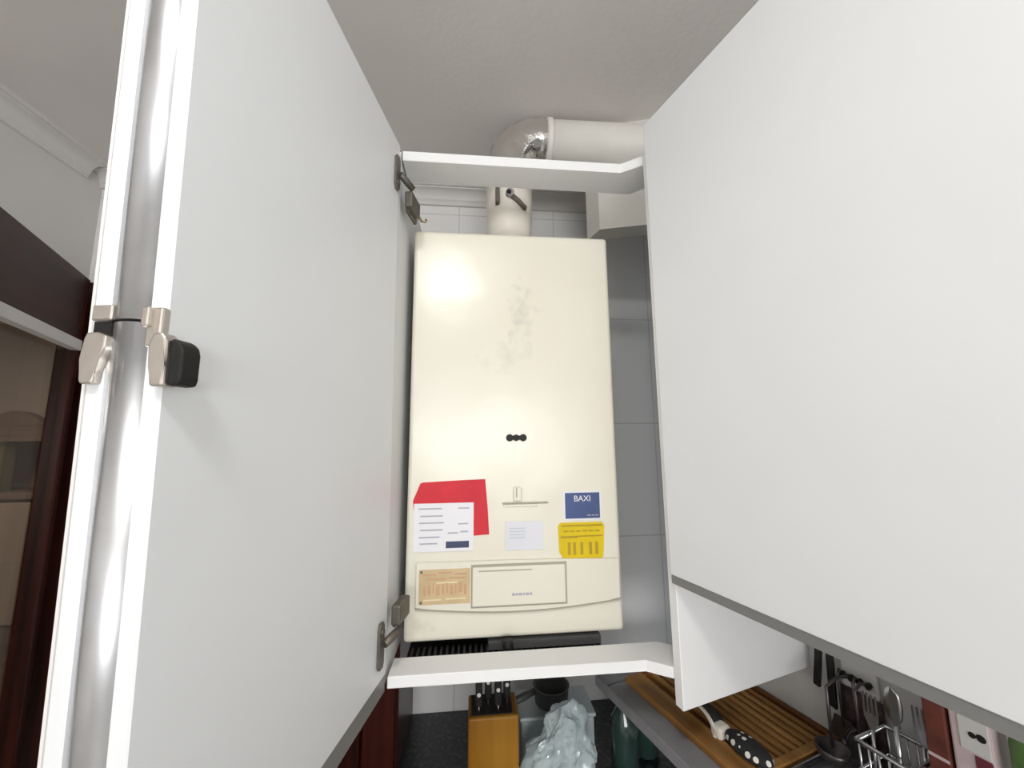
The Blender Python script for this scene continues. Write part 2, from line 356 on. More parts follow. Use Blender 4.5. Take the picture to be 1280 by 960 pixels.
# jamb lining of the doorway
bm = BM(); box(bm, XL - .12, XL, DY0, YB, DZ - .03, DZ); box(bm, XL - .12, XL, DY0, DY0 + .03, 0, DZ - .03); box(bm, XL + .001, -1.150, YB - .030, YB + .1, 0, 2.195)
obj('trim_4', bm, M['maho'], kind='structure')

# dresser in the next room, seen through the pane
DY = 2.80
t = thing('dresser', 'tall brown dresser with arched crest seen through the glazed door', 'dresser', (-3.10, 3.0, 0))
bm = BM(); box(bm, -3.62, -2.76, DY, 3.2, 0, 1.34, .006); obj('carcass', bm, M['dresser'], t)
bm = BM(); prism(bm, [(-3.20 + .42 * i / 16, 1.80 + .10 * math.sin(PI * i / 16) ** 1.2) for i in range(17)] + [(-2.78, 1.735), (-3.20, 1.735)], 'Y', DY + .02, DY + .08, .004); obj('crest', bm, M['dresser'], t)
bm = BM(); box(bm, -3.62, -2.74, DY - .02, 3.2, 1.70, 1.735, .004); obj('top_shelf', bm, M['dresser'], t)
bm = BM(); box(bm, -3.62, -2.74, DY - .03, 3.2, 1.34, 1.38, .004); obj('shelf', bm, M['dresser'], t)
bm = BM(); box(bm, -3.60, -2.76, 3.10, 3.2, 1.38, 1.70); obj('back_panel', bm, M['dresserp'], t)
bm = BM(); box(bm, -3.17, -3.02, DY + .02, DY + .10, 1.38, 1.70, .004); obj('olive_panel', bm, M['olive'], t, label='olive brown upright panel')
for x0 in (-3.60, -3.18):
    bm = BM(); box(bm, x0, x0 + .40, DY - .018, DY, 0.60, 1.32, .006); q = obj('door', bm, M['dresserp'], t)
    for k in range(3):
        bm = BM(); lathe(bm, [(.004, 0), (.012, .003), (.013, .010), (.004, .014)], 0, 0, 12)
        bm.transform(Matrix.Translation((x0 + (.36 if x0 < -3.3 else .24), DY - .018, 1.22 - .14 * k)) @ Matrix.Rotation(PI / 2, 4, 'X')); obj('knob', bm, M['dark'], q)

# ------------------------------------------------------------------ ceiling lamp (behind the camera; its reflection shows on the boiler)
LX, LY = -0.135, -0.42
t = thing('ceiling_light', 'round white ceiling lamp with a glowing diffuser', 'lamp', (LX, LY, CEIL))
bm = BM(); lathe(bm, [(.155, CEIL - .03), (.165, CEIL - .025), (.165, CEIL - .004), (.15, CEIL)], LX, LY, 40); obj('base', bm, M['wframe'], t)
bm = BM(); lathe(bm, [(.02, CEIL - .075), (.07, CEIL - .07), (.115, CEIL - .055), (.142, CEIL - .034), (.145, CEIL - .030)], LX, LY, 40); obj('diffuser', bm, M['lampmat'], t)
def area(name, loc, rot, sx, sy, power, col=(1, 1, 1), shape='RECTANGLE'):
    li = bpy.data.lights.new(name, 'AREA'); li.shape = shape; li.size = sx
    if shape in ('RECTANGLE', 'ELLIPSE'): li.size_y = sy
    li.energy = power; li.color = col
    o = bpy.data.objects.new(name, li); COL.objects.link(o); o.location = loc; o.rotation_euler = rot; return o
area('window_daylight', ((WX0 + WX1) / 2, YR - 0.015, (WZ0 + WZ1) / 2), (R(90), 0, 0), WX1 - WX0 - .1, WZ1 - WZ0 - .1, 42, (1.0, .995, .99))

# ------------------------------------------------------------------ corner cabinet
cc = thing('corner_cabinet', 'open white corner wall cabinet around the boiler with folding door', 'cabinet', (-0.14, 0.70, 1.30))
def rail_bm(z0, z1, back, xl):
    bm = BM()
    q = [rw(-0.0005, 0.0135), rw(0.086, 0.0135)]
    prism(bm, [(xl, .700), (.2985, .700)] + [(v.x, v.y) for v in q] + [(.378, .735), (.345, back), (xl, back)], 'Z', z0, z1, .0012, 1)
    return bm
obj('top_rail', rail_bm(2.238, 2.2585, .767, -.1415), M['white_edge'], cc)
obj('bottom_rail', rail_bm(1.298, 1.316, .755, -.1380), M['white_edge'], cc)
bm = BM(); box(bm, -0.162, -0.144, .703, YB, 1.298, 2.2585, .001, 1); obj('side_panel', bm, M['white'], cc)
bm = BM(); box(bm, 0.0, WALLX, -0.005, 0.013, 1.259, 2.2585, .0012, 1); obj('end_panel', bm, M['white_edge'], cc, RF)
# folding door, first leaf: local x = out of the inner face, y negative towards the camera
DFa = -R(10.7); DF = frame((-0.140, 0.700, 0), DFa)
def leaf(x0, x1, z0, z1, y_far_t, y_far_b, y_near_t, y_near_b):
    bm = BM(); prism(bm, [(y_far_b, z0), (y_far_t, z1), (y_near_t, z1), (y_near_b, z0)], 'X', x0, x1, .0012, 1); return bm
def tn(z): return -(0.4175 + (z - 1.70) * 0.024)      # near edge, leaning slightly
zt, zb = 2.255, 1.322
l1 = obj('door', leaf(-.0145, 0, zb, zt, -.016, -.002, tn(zt), tn(zb)), M['white'], cc, DF)
bm = BM(); prism(bm, [(-.002, 1.296), (-.002, zb), (tn(zb), zb), (tn(zb) + .004, 1.290)], 'X', -.0145, -.001); obj('bottom_profile', bm, M['profile'], l1, DF, label='grey strip along the lower edge')
def hinge(zc, sgn):
    h = BM()
    # plate screwed to the leaf
    prism(h, [(-.040, zc - .027), (-.036, zc - .034), (-.026, zc - .034), (-.022, zc - .027), (-.022, zc + .027), (-.026, zc + .034), (-.036, zc + .034), (-.040, zc + .027)], 'X', 0.0, .005, .0008, 1)
    tube(h, [(.003, -.031, zc - .02 * sgn), (.007, -.031, zc - .02 * sgn)], .005, 10)
    tube(h, [(.006, -.026, zc), (.012, -.012, zc - .004 * sgn), (.020, .004, zc - .010 * sgn)], [.006, .007, .006], 10)
    o = obj('hinge', h, M['dnickel'], l1, DF)
    g = BM(); box(g, .004, .020, .002, .050, zc - .030 * sgn - .016, zc - .030 * sgn + .016, .003, 2)
    box(g, .003, .010, .010, .060, zc - .030 * sgn - .022, zc - .030 * sgn + .006, .002, 1)
    return o, g
o, g = hinge(2.188, 1); obj('hinge_arm', g, M['dnickel'], cc, DF)
o, g = hinge(1.378, -1); obj('hinge_arm', g, M['dnickel'], cc, DF)
# second leaf folded back behind the first
l2 = obj('door', leaf(-.0585, -.0455, zb - .012, zt, -.030, -.030, tn(zt) - .001, tn(zb)), M['white'], cc, DF)
bm = BM(); prism(bm, [(tn(zt) - .0005, zt - .001), (tn(zb - .012) - .0005, zb - .011), (tn(zb - .012) + .005, zb - .011), (tn(zt) + .005, zt - .001)], 'X', -.0612, -.0587); obj('edge_trim', bm, M['cove'], l2, DF, label='thin greyish trim on the outer edge')
# rounded aluminium corner profile between the leaves, cut by the fold hinge
ZC = 1.785
def prof_bm(z0, z1):
    bm = BM(); n = 28
    def ring(z):
        y = tn(z) + .0145
        return [bm.verts.new((-.0305 + .0185 * math.cos(2 * PI * j / n), y + .0185 * math.sin(2 * PI * j / n), z)) for j in range(n)]
    A, B = ring(z0), ring(z1)
    for j in range(n):
        f = bm.faces.new((A[j], A[(j + 1) % n], B[(j + 1) % n], B[j])); f.smooth = True
    bm.faces.new(A); bm.faces.new(B); return bm
cp = obj('corner_profile', prof_bm(1.300, ZC - .001), M['alu'], cc, DF)
obj('corner_profile', prof_bm(ZC + .001, zt), M['alu'], cc, DF)
bm = BM(); box(bm, -.0400, -.0155, tn(1.7) + .034, tn(1.7) + .10, 1.30, zt - .002); obj('profile_web', bm, M['profile'], cp, DF)
# fold hinge
yE = -0.4205
bm = BM()
box(bm, -.0560, -.040, yE - .003, yE + .004, 1.7855, 1.7970, .001, 1)
fh = obj('fold_hinge', bm, M['nickel'], cc, DF)
bm = BM(); box(bm, -.0120, .0002, yE - .003, yE + .004, 1.765, 1.7935, .0015, 2)
box(bm, -.0135, -.0070, yE - .006, yE + .002, 1.779, 1.7935, .0015, 2); obj('bracket', bm, M['nickel'], fh, DF)
bm = BM(); box(bm, -.0550, -.0410, yE - .001, yE + .003, 1.768, 1.7850); obj('slot', bm, M['black'], fh, DF, label='black gap beside the bracket')
bm = BM(); prism(bm, [(-.0555, 1.7765), (-.0575, 1.7720), (-.0582, 1.757), (-.0575, 1.7420), (-.0560, 1.7395), (-.0465, 1.7395), (-.0460, 1.7500), (-.0440, 1.7580), (-.0400, 1.7650), (-.0400, 1.7740), (-.0470, 1.7765)], 'Y', yE - .0045, yE + .004, .0016, 3)
obj('knuckle', bm, M['nickel'], fh, DF)
bm = BM(); prism(bm, [(-.0030, 1.774), (-.0060, 1.766), (-.0035, 1.750), (-.0020, 1.7365), (.0085, 1.7365), (.0085, 1.752), (.0075, 1.770), (.003, 1.775)], 'Y', yE - .0055, yE + .006, .002, 3); obj('knuckle', bm, M['nickel'], fh, DF)
bm = BM(); prism(bm, [(.0080, 1.7370), (.0075, 1.7710), (.0120, 1.7695), (.0165, 1.7655), (.0180, 1.760), (.0180, 1.7420), (.0165, 1.7375)], 'Y', yE - .002, yE + .013, .002, 3); obj('bumper', bm, M['black'], fh, DF, label='black plastic stop')

# small bent hook on the cabinet side behind the top hinge
bm = BM(); tube(bm, [(-.144, .80, 2.186), (-.128, .80, 2.187), (-.122, .80, 2.180), (-.116, .80, 2.171), (-.108, .80, 2.170), (-.106, .80, 2.175)], .0028, 8)
obj('wire_hook', bm, M['brass'], label='small bent brown wire hook on the cabinet side near the top hinge', cat='hook', origin=(-.144, .80, 2.186))

# ------------------------------------------------------------------ neighbouring wall cabinet on the right
wc = thing('wall_cabinet', 'white wall cabinet with plain closed door at the right', 'cabinet', rw(0.0, -0.31, 1.447), RZ)
bm = BM(); box(bm, .0065, WALLX, -.640, -.006, 1.4575, 2.303, .001, 1); obj('carcass', bm, M['white'], wc, RF)
bm = BM(); box(bm, -.012, .006, -.640, -.0065, 1.471, 2.305, .0015, 2); q = obj('door', bm, M['white'], wc, RF)
bm = BM(); box(bm, -.010, .006, -.640, -.0065, 1.4570, 1.471); obj('bottom_profile', bm, M['profile'], q, RF, label='grey strip along the lower edge')

# ------------------------------------------------------------------ boiler
BX0, BX1, BZ0, BZ1, BY = -.131, .301, 1.316, 2.150, .80
bo = thing('boiler', 'cream wall hung gas boiler inside the open corner cabinet', 'boiler', (.085, 1.0, BZ0))
bm = BM(); box(bm, BX0, BX1, BY, YB - .015, BZ0, BZ1, .008, 3); obj('casing', bm, M['boiler'], bo)
bm = BM(); box(bm, BX0 + .03, BX1 - .03, YB - .015, YB, BZ0 + .05, BZ1 - .02); obj('wall_bracket', bm, M['dnickel'], bo)
def flat(pts, d0, d1, bev=0.0):      # a shape lying on the boiler front
    bm = BM(); prism(bm, pts, 'Y', BY - d1, BY - d0, bev, 1); return bm
def rct(x0, x1, z0, z1): return [(x0, z0), (x1, z0), (x1, z1), (x0, z1)]
# lower control panel with bowed bottom edge
pb = [(-.110 + .404 * i / 16, 1.380 - .013 * math.sin(PI * i / 16)) for i in range(17)]
cpn = obj('control_panel', flat(pb + [(.295, 1.4555), (.19, 1.4585), (.05, 1.4605), (-.110, 1.4615)], 0, .007, .002), M['cream'], bo)
bm = BM(); n = len(pb)
prism(bm, [(x, z - .0005) for x, z in pb] + [(x, z - .004) for x, z in reversed(pb)], 'Y', BY - .005, BY - .0002); obj('panel_seam', bm, M['seam'], cpn)
fr = BM(); box(fr, -.004, .185, BY - .0078, BY - .0062, 1.3755, 1.4545); fl = obj('flap_gap', fr, M['seam'], cpn)
fr = BM(); box(fr, -.0015, .1815, BY - .0120, BY - .0070, 1.3790, 1.4505, .0022, 2); fl = obj('control_flap', fr, M['cream'], bo)
bm = BM(); box(bm, .010, .115, BY - .0126, BY - .0119, 1.4425, 1.4445); obj('finger_lip', bm, M['seam'], fl)
bm = BM(); x = .075
for w in (.006, .004, .007, .004, .006, .005): box(bm, x, x + w, BY - .0126, BY - .0119, 1.3965, 1.4010); x += w + .0015
obj('lettering', bm, M['inkgrey'], fl)
# sight holes
bm = BM(); 
for cx in (.074, .0875, .102):
    tube(bm, [(cx, BY - .0022, 1.699), (cx, BY + .004, 1.699)], .0068 if cx > .08 and cx < .1 else .0075, 18)
box(bm, .074, .102, BY - .0012, BY + .004, 1.6945, 1.7035)
obj('sight_holes', bm, M['black'], bo, label='three black holes in a row')
# lift latch and maker's plate line
bm = BM(); box(bm, .058, .152, BY - .0022, BY + .001, 1.5660, 1.5695, .0008, 1); obj('latch_lip', bm, M['seam'], bo)
bm = BM(); box(bm, .060, .130, BY - .0030, BY + .001, 1.5610, 1.5655, .0008, 1); obj('latch_plate', bm, M['cream'], bo)
bm = BM(); box(bm, .080, .098, BY - .006, BY + .001, 1.572, 1.600, .003, 2); q = obj('latch', bm, M['cream'], bo)
bm = BM(); box(bm, .0855, .0880, BY - .0068, BY - .0055, 1.580, 1.598); obj('slot', bm, M['seam'], q)
# stickers
q = obj('red_card', flat([(-.0300, 1.506), (.0315, 1.509), (.0285, 1.56), (.0235, 1.6165), (-.03, 1.6150), (-.100, 1.6120), (-.1055, 1.610), (-.1190, 1.577), (-.1175, 1.560), (-.0300, 1.560)], 0, .0012), M['red'], bo)
ws = obj('white_sticker', flat(rct(-.1165, .0005, 1.480, 1.5715), .0012, .0022), M['paper'], bo)
bm = BM()
for k, (x0, x1, z) in enumerate([(-.108, -.062, 1.5600), (-.104, -.060, 1.5460), (-.106, -.058, 1.5330), (-.104, -.060, 1.5195), (-.106, -.066, 1.5060), (-.104, -.070, 1.4940), (-.030, -.008, 1.5600), (-.030, -.010, 1.5300), (-.050, -.030, 1.5130), (-.026, -.010, 1.5150)]):
    bm = BM(); box(bm, x0, x1, BY - .0026, BY - .0021, z, z + .0026); obj('printed_line', bm, M['inkgrey'], ws)
bm = BM(); prism(bm, rct(-.0535, -.0085, 1.486, 1.4985), 'Y', BY - .0028, BY - .0021, .0003, 1); obj('navy_box', bm, M['navy'], ws, label='navy blue bar')
lb = obj('blank_label', flat(rct(.0635, .1400, 1.477, 1.5320), 0, .0014, .0004), M['lilac'], bo)
bm = BM()
for z in (1.518, 1.512, 1.506, 1.500):
    bm = BM(); box(bm, .072, .104, BY - .0019, BY - .0013, z, z + .0018); obj('printed_line', bm, M['palebox'], lb)
bs = obj('blue_sticker', flat(rct(.1830, .2630, 1.5310, 1.5890), 0, .0011), M['paper'], bo, label='dark blue sticker with white border')
bm = BM(); prism(bm, rct(.1870, .2595, 1.5345, 1.5855), 'Y', BY - .0016, BY - .0010); obj('blue_field', bm, M['blue'], bs)
tb = text_bm('BAXI', .0165); tb.transform(Matrix.Translation((.2230, BY - .0018, 1.5735)) @ Matrix.Rotation(PI / 2, 4, 'X')); obj('lettering', tb, M['paper'], bs)
bm = BM()
for x0, x1 in ((.232, .240), (.242, .247), (.249, .2555)): box(bm, x0, x1, BY - .0020, BY - .0015, 1.5395, 1.5415)
obj('small_print', bm, M['inkgrey'], bs)
ys = obj('yellow_sticker', flat([(.181, 1.4560), (.262, 1.4560), (.2645, 1.470), (.2675, 1.5210), (.262, 1.5265), (.176, 1.5265), (.1710, 1.5200), (.1725, 1.470)], 0, .0012), M['yellow'], bo)
bm = BM(); box(bm, .178, .263, BY - .0018, BY - .0011, 1.5190, 1.5220); box(bm, .176, .212, BY - .0018, BY - .0011, 1.4965, 1.5005); box(bm, .212, .262, BY - .0018, BY - .0011, 1.4985, 1.5010)
for x0 in (.190, .201, .216, .234, .247): box(bm, x0, x0 + .006, BY - .0018, BY - .0011, 1.464, 1.488)
for k in range(6): box(bm, .182 + k * .013, .192 + k * .013, BY - .0018, BY - .0011, 1.5085, 1.5110)
obj('printed_marks', bm, M['ochre'], ys)
gp = obj('rating_plate', flat(rct(-.1030, -.0055, 1.3860, 1.4490), .007, .0080), M['gold'], bo, label='tan rating plate with rust coloured print')
bm = BM()
for x0, x1, z in ((-.095, -.070, 1.438), (-.066, -.040, 1.441), (-.036, -.012, 1.438), (-.090, -.050, 1.430), (-.046, -.014, 1.431)): box(bm, x0, x1, BY - .0086, BY - .0079, z, z + .003)
x = -.094
for k in range(10):
    w = (.004, .006, .003, .007, .005)[k % 5]; z = 1.402 + (k % 3) * .002; box(bm, x, x + w, BY - .0086, BY - .0079, z, z + .018); x += w + .0035
obj('printed_marks', bm, M['rust'], gp)
bm = BM()
for x0, x1, z in ((-.094, -.060, 1.393), (-.052, -.014, 1.394), (-.070, -.030, 1.4235)):
    bm = BM(); box(bm, x0, x1, BY - .0086, BY - .0079, z, z + .0025); obj('pale_mark', bm, M['orange'], gp)
bm = BM()
for x, z in ((-.0985, 1.390), (-.0985, 1.445)):
    bm = BM(); tube(bm, [(x, BY - .0092, z), (x, BY - .0078, z)], .0024, 10); obj('screw', bm, M['dnickel'], gp)
# finned grille below the casing and the black tap in its middle
bm = BM(); box(bm, BX0 + .003, .262, .764, 1.10, 1.272, 1.278); gr = obj('bottom_grille', bm, M['black'], bo)
bm = BM()
for k in range(34):
    x = BX0 + .012 + k * .0112
    if abs(x - .066) < .012: continue
    box(bm, x, x + .0042, .770, .84, 1.278, 1.290, .0008, 1)
obj('fins', bm, M['dgrey'], gr, label='row of grey fins')
bm = BM(); box(bm, .030, .252, .80, .85, 1.296, 1.312); obj('burner_tray', bm, M['dgrey'], gr)
bm = BM(); lathe(bm, [(.0100, 1.278), (.0100, 1.320), (.0080, 1.325)], .0655, .7750, 16); obj('drain_tap', bm, M['black'], bo)

# ------------------------------------------------------------------ flue
FX, FY = .0925, .965
fl = thing('flue_pipe', 'cream and foil flue pipe rising from boiler top and turning right', 'flue pipe', (FX, FY, BZ1))
bm = BM(); lathe(bm, [(.053, BZ1 - .001), (.0545, BZ1 + .03), (.060, BZ1 + .10), (.0625, BZ1 + .16), (.0625, 2.368)], FX, FY, 40); obj('pipe', bm, M['flue'], fl)
bm = BM()
lathe(bm, [(.0600, 2.365), (.0640, 2.367), (.0640, 2.378), (.0600, 2.380)], FX, FY, 40)
obj('pipe_clamp', bm, M['flue'], fl)
br = BM(); zc = 2.308
box(br, FX - .040, FX - .030, FY - .0675, FY - .045, zc - .016, zc + .030, .001, 1)
prism(br, [(FX - .012, zc + .004), (FX + .004, zc + .010), (FX + .022, zc - .006), (FX + .040, zc - .026), (FX + .032, zc - .028), (FX + .012, zc - .012)], 'Y', FY - .0675, FY - .045, .001, 1)
bo_ = obj('bracket', br, M['dnickel'], fl)
bm = BM(); tube(bm, [(FX - .004, FY - .0730, zc + .008), (FX - .004, FY - .050, zc + .008)], .0105, 16); q = obj('screw_head', bm, M['steel'], bo_)
bm = BM(); tube(bm, [(FX - .007, FY - .0745, zc + .008), (FX - .007, FY - .0725, zc + .008)], .0062, 12); obj('recess', bm, M['black'], q)
# foil elbow
ER = .085; EZ = 2.425; DZc = 2.520
bm = BM(); pts = [(FX, FY, 2.37), (FX, FY, 2.385), (FX, FY, 2.40)]
for i in range(0, 9):
    a_ = i / 8 * PI / 2; pts.append((FX + ER * (1 - math.cos(a_)), FY, 2.435 + ER * math.sin(a_)))
pts.append((FX + ER + .03, FY, DZc))
tube(bm, pts, [.058 + (.0025 if i % 2 else 0) for i in range(len(pts))], 32)
obj('elbow', bm, M['foil'], fl, smooth=True)
bm = BM(); tube(bm, [(FX + ER + .018, FY, DZc), (FX + ER + .020, FY, DZc), (FX + ER + .032, FY, DZc), (FX + ER + .034, FY, DZc)], [.059, .0625, .0625, .059], 32); obj('joint_ring', bm, M['duct'], fl)
bm = BM(); tube(bm, [(FX + ER + .03, FY, DZc), (.85, FY - .02, DZc - .004)], .058, 32); obj('duct', bm, M['duct'], fl)
bm = BM(); tube(bm, [(FX + ER - .014, FY - .062, DZc - .052), (FX + ER - .014, FY - .045, DZc - .05)], .012, 12); obj('foil_cap', bm, M['steel'], fl)

# ------------------------------------------------------------------ counters
bm = BM(); box(bm, -1.10, .56, .62, YB, .840, .875, .003, 2)
ct = obj('countertop', bm, M['granite'], label='black speckled granite countertop below the boiler cabinet', cat='countertop', origin=(-.3, .93, .84))
bm = BM(); box(bm, -1.09, .55, .66, YB - .01, 0.10, .840, .002, 1); box(bm, -1.09, .55, .72, YB - .01, 0, .10)
bc = obj('base_cabinet', bm, M['maho'], label='dark base cabinet carrying the black granite countertop', cat='cabinet', origin=(-.3, .93, 0))
ZL = 1.150
wk = thing('wall_shelf', 'grey shelf with pale front edge along the right wall under cabinets', 'shelf', rw(.18, -.1, ZL - .022), RZ)
bm = BM(); box(bm, .032, WALLX, -.75, .259, ZL - .022, ZL, .0015, 1); prism(bm, [(.032, .255), (.032, .300), (.318, .300), (.318, .259)], 'Z', ZL - .022, ZL); obj('board', bm, M['worktop'], wk, RF)
bm = BM(); box(bm, .295, WALLX, -.75, .259, ZL - .16, ZL - .022); obj('bracket', bm, M['dark'], wk, RF)

# bamboo slatted board
bt = thing('slatted_tray', 'brown bamboo slatted tray on grey shelf along the right wall', 'tray', rw(.20, .1, ZL), RZ)
bm = BM(); box(bm, .079, .122, -.046, .250, ZL, ZL + .013, .002, 2); obj('side_rail', bm, M['bamboo'], bt, RF)
bm = BM(); box(bm, .306, .317, -.046, .250, ZL, ZL + .015, .002, 2); obj('side_rail', bm, M['bamboo_d'], bt, RF)
bm = BM(); box(bm, .122, .306, -.046, -.030, ZL, ZL + .014, .002, 2); obj('end_rail', bm, M['bamboo'], bt, RF)
bm = BM(); box(bm, .122, .306, .235, .250, ZL, ZL + .014, .002, 2); obj('end_rail', bm, M['bamboo_d'], bt, RF)
bm = BM(); box(bm, .122, .306, -.030, .235, ZL, ZL + .003); obj('base', bm, M['bamboo_d'], bt, RF)
for k in range(9):
    x0 = .1415 + k * .0185
    bm = BM(); box(bm, x0, x0 + .0105, -.030, .235, ZL + .003, ZL + .012, .002, 2); obj('slat', bm, M['bamboo'], bt, RF)

# dotted black pot holder on the tray
ph = thing('pot_holder', 'black pot holder with white dots and pale piping on bamboo tray', 'pot holder', rw(.125, .03, ZL + .013), RZ)
zz = ZL + .0135
def arch(x0, x1, y0, y1, h0, h1, th):
    bm = BM(); n = 14; out = []
    for (x, h) in ((x0, h0), (x1, h1)):
        out.append(([bm.verts.new((x, (y0 + y1) / 2 + (y1 - y0) / 2 * math.cos(PI * i / n), zz + h * math.sin(PI * i / n) ** .8)) for i in range(n + 1)],
                    [bm.verts.new((x, (y0 + y1) / 2 + ((y1 - y0) / 2 - th) * math.cos(PI * i / n), zz + max(0, h - th) * math.sin(PI * i / n) ** .8)) for i in range(n + 1)]))
    (A, a), (B, b) = out
    for i in range(n):
        bm.faces.new((A[i], A[i + 1], B[i + 1], B[i])); bm.faces.new((a[i + 1], a[i], b[i], b[i + 1]))
        bm.faces.new((A[i + 1], A[i], a[i], a[i + 1])); bm.faces.new((B[i], B[i + 1], b[i + 1], b[i]))
    return bm
obj('cuff', arch(.1145, .142, .040, .116, .034, .026, .003), M['dark'], ph, RF, smooth=True)
obj('piping', arch(.110, .1145, .039, .117, .036, .035, .005), M['trimw'], ph, RF)
bm = BM(); box(bm, .110, .138, .028, .050, zz, zz + .020, .005, 2); obj('binding', bm, M['trimw'], ph, RF)
bm = BM(); bmesh.ops.create_uvsphere(bm, u_segments=24, v_segments=12, radius=1.0)
bm.transform(Matrix.Translation((.130, -.010, zz + .012)) @ Matrix.Diagonal((.022, .042, .013, 1)))
for v in bm.verts: v.co.z += .002 * noise.noise(v.co * 60)
obj('pad', bm, M['dots'], ph, RF, smooth=True)

# stainless tray beside the bamboo tray
st = thing('steel_tray', 'dark grey steel tray on the shelf next to the bamboo tray', 'tray', rw(.2, -.3, ZL), RZ)
bm = BM(); box(bm, .085, .315, -.60, -.052, ZL, ZL + .004, .001, 1); obj('pan', bm, M['tray'], st, RF)
for (x0, x1, y0, y1) in ((.085, .090, -.60, -.052), (.310, .315, -.60, -.052), (.090, .310, -.057, -.052), (.090, .310, -.60, -.595)):
    bm = BM(); box(bm, x0, x1, y0, y1, ZL + .004, ZL + .014, .001, 1); obj('rim', bm, M['steel'], st, RF)

# ------------------------------------------------------------------ hanging utensils on the right wall
rl = thing('utensil_rail', 'steel hanging rail with black hooks on the right wall', 'rail', rw(WALLX, -.1, 1.345), RZ)
bm = BM(); tube(bm, [(.306, -.015, 1.345), (.306, -.20, 1.345)], .005, 12); obj('rod', bm, M['steel'], rl, RF)
for y in (-.020, -.195):
    bm = BM(); tube(bm, [(WALLX, y, 1.345), (.306, y, 1.345)], .004, 10); obj('bracket', bm, M['steel'], rl, RF)
bm = BM(); box(bm, .309, .319, -.115, -.062, 1.262, 1.320, .003, 2); obj('hook_strip', bm, M['wcard'], rl, RF, label='white strip with four black pegs')
for k in range(4):
    y = -.0675 - k * .0125
    bm = BM(); tube(bm, [(.311, y, 1.283), (.302, y, 1.280), (.298, y, 1.286)], .0040, 10); obj('peg', bm, M['black'], rl, RF)
def spatula(y, lean, label):
    zl_ = 1.245 if lean > .005 else 1.222
    t = thing('spatula', label, 'spatula', rw(.29, y, 1.345), RZ, 'black spatulas hanging on the rail')
    bm = BM(); prism(bm, [(y - .006, 1.340), (y + .006, 1.340), (y + .0065 + lean, zl_), (y - .0045 + lean, zl_ - .003)], 'X', .294, .301, .002, 2); obj('handle', bm, M['black'], t, RF)
    bm = BM(); tube(bm, [(.2975, y, 1.338), (.2975, y, 1.352), (.304, y, 1.356), (.310, y, 1.353)], .0018, 8); obj('hook', bm, M['dsteel'], t, RF)
    return t
spatula(-.040, .012, 'black handle hanging on the rail, nearest the white end panel')
spatula(-.0545, .002, 'black handle hanging on the rail, second from the white end panel')
def ladle(kind, y, x, zb_, rad, label):
    t = thing(kind, label, kind.replace('_', ' '), rw(x, y, 1.30), RZ, 'dark utensils hanging below the pegs')
    bm = BM(); tube(bm, [(.300, y, 1.2845), ((x + .300) / 2, y, 1.291), (x, y, 1.284), (x, y, zb_ + rad)], .0026, 8); obj('handle', bm, M['dsteel'], t, RF)
    bm = BM()
    if kind == 'whisk':
        for k in range(5):
            a_ = PI * k / 5
            tube(bm, [(x + rad * .75 * math.sin(PI * i / 10) ** .8 * math.cos(a_) * (1 if i <= 10 else -1), y + rad * .75 * math.sin(PI * i / 10) ** .8 * math.sin(a_), zb_ + rad * (1 + math.cos(PI * i / 10)) - rad * .9) for i in range(11)], .0011, 6)
        obj('wires', bm, M['dsteel'], t, RF)
    elif kind == 'ladle':
        n = 14
        lathe(bm, [(rad * math.sin(PI / 2 * i / 6) + .0005, zb_ + rad * (1 - math.cos(PI / 2 * i / 6))) for i in range(7)] + [(rad - .0015, zb_ + rad), (rad * .6, zb_ + rad * .4), (.001, zb_ + .002)], x, y, 20)
        obj('bowl', bm, M['dsteel'], t, RF)
    else:
        prism(bm, [(y - rad * .6, zb_ + rad * 1.6), (y + rad * .6, zb_ + rad * 1.6), (y + rad, zb_ + .006), (y + rad * .8, zb_), (y - rad * .8, zb_), (y - rad, zb_ + .006)], 'X', x - .001, x + .001)
        obj('blade', bm, M['dsteel'], t, RF)
ladle('turner', -.0675, 0.292, 1.180, .022, 'dark steel turner hanging on the first peg beside the black handles')
ladle('ladle', -.0800, .236, 1.170, .024, 'dark steel ladle hanging between the turner and the whisk')
ladle('whisk', -.0925, .286, 1.186, .024, 'dark wire whisk hanging beside the ladle')
ladle('turner', -.1050, .266, 1.176, .022, 'dark steel turner hanging on the last peg next to the wire basket')

# dark cloth added behind the utensils to fill in a dark area
bm = BM(); n = 24; F_ = []; B_ = []
for i in range(n + 1):
    y = -.058 - .062 * i / n; w_ = .0022 * math.sin(i * 1.1) + .0012 * math.sin(i * 2.3 + 1)
    F_.append([bm.verts.new((.3065 + w_ * k_, y, z)) for k_, z in ((.4, 1.262), (1, 1.225), (1.2, 1.166))])
    B_.append([bm.verts.new((.3090 + w_ * k_, y, z)) for k_, z in ((.4, 1.262), (1, 1.225), (1.2, 1.166))])
for i in range(n):
    for k in range(2):
        bm.faces.new((F_[i][k], F_[i + 1][k], F_[i + 1][k + 1], F_[i][k + 1])); bm.faces.new((B_[i][k], B_[i][k + 1], B_[i + 1][k + 1], B_[i + 1][k]))
    for k in (0, 2): bm.faces.new((F_[i][k], B_[i][k], B_[i + 1][k], F_[i + 1][k]))
for i in (0, n):
    for k in range(2): bm.faces.new((F_[i][k], F_[i][k + 1], B_[i][k + 1], B_[i][k]))
obj('dark_patch', bm, M['patch'], space=RF, label='dark maroon cloth added to darken the wall behind the steel utensils', cat='patch', origin=rw(.308, -.089, 1.262), smooth=True)

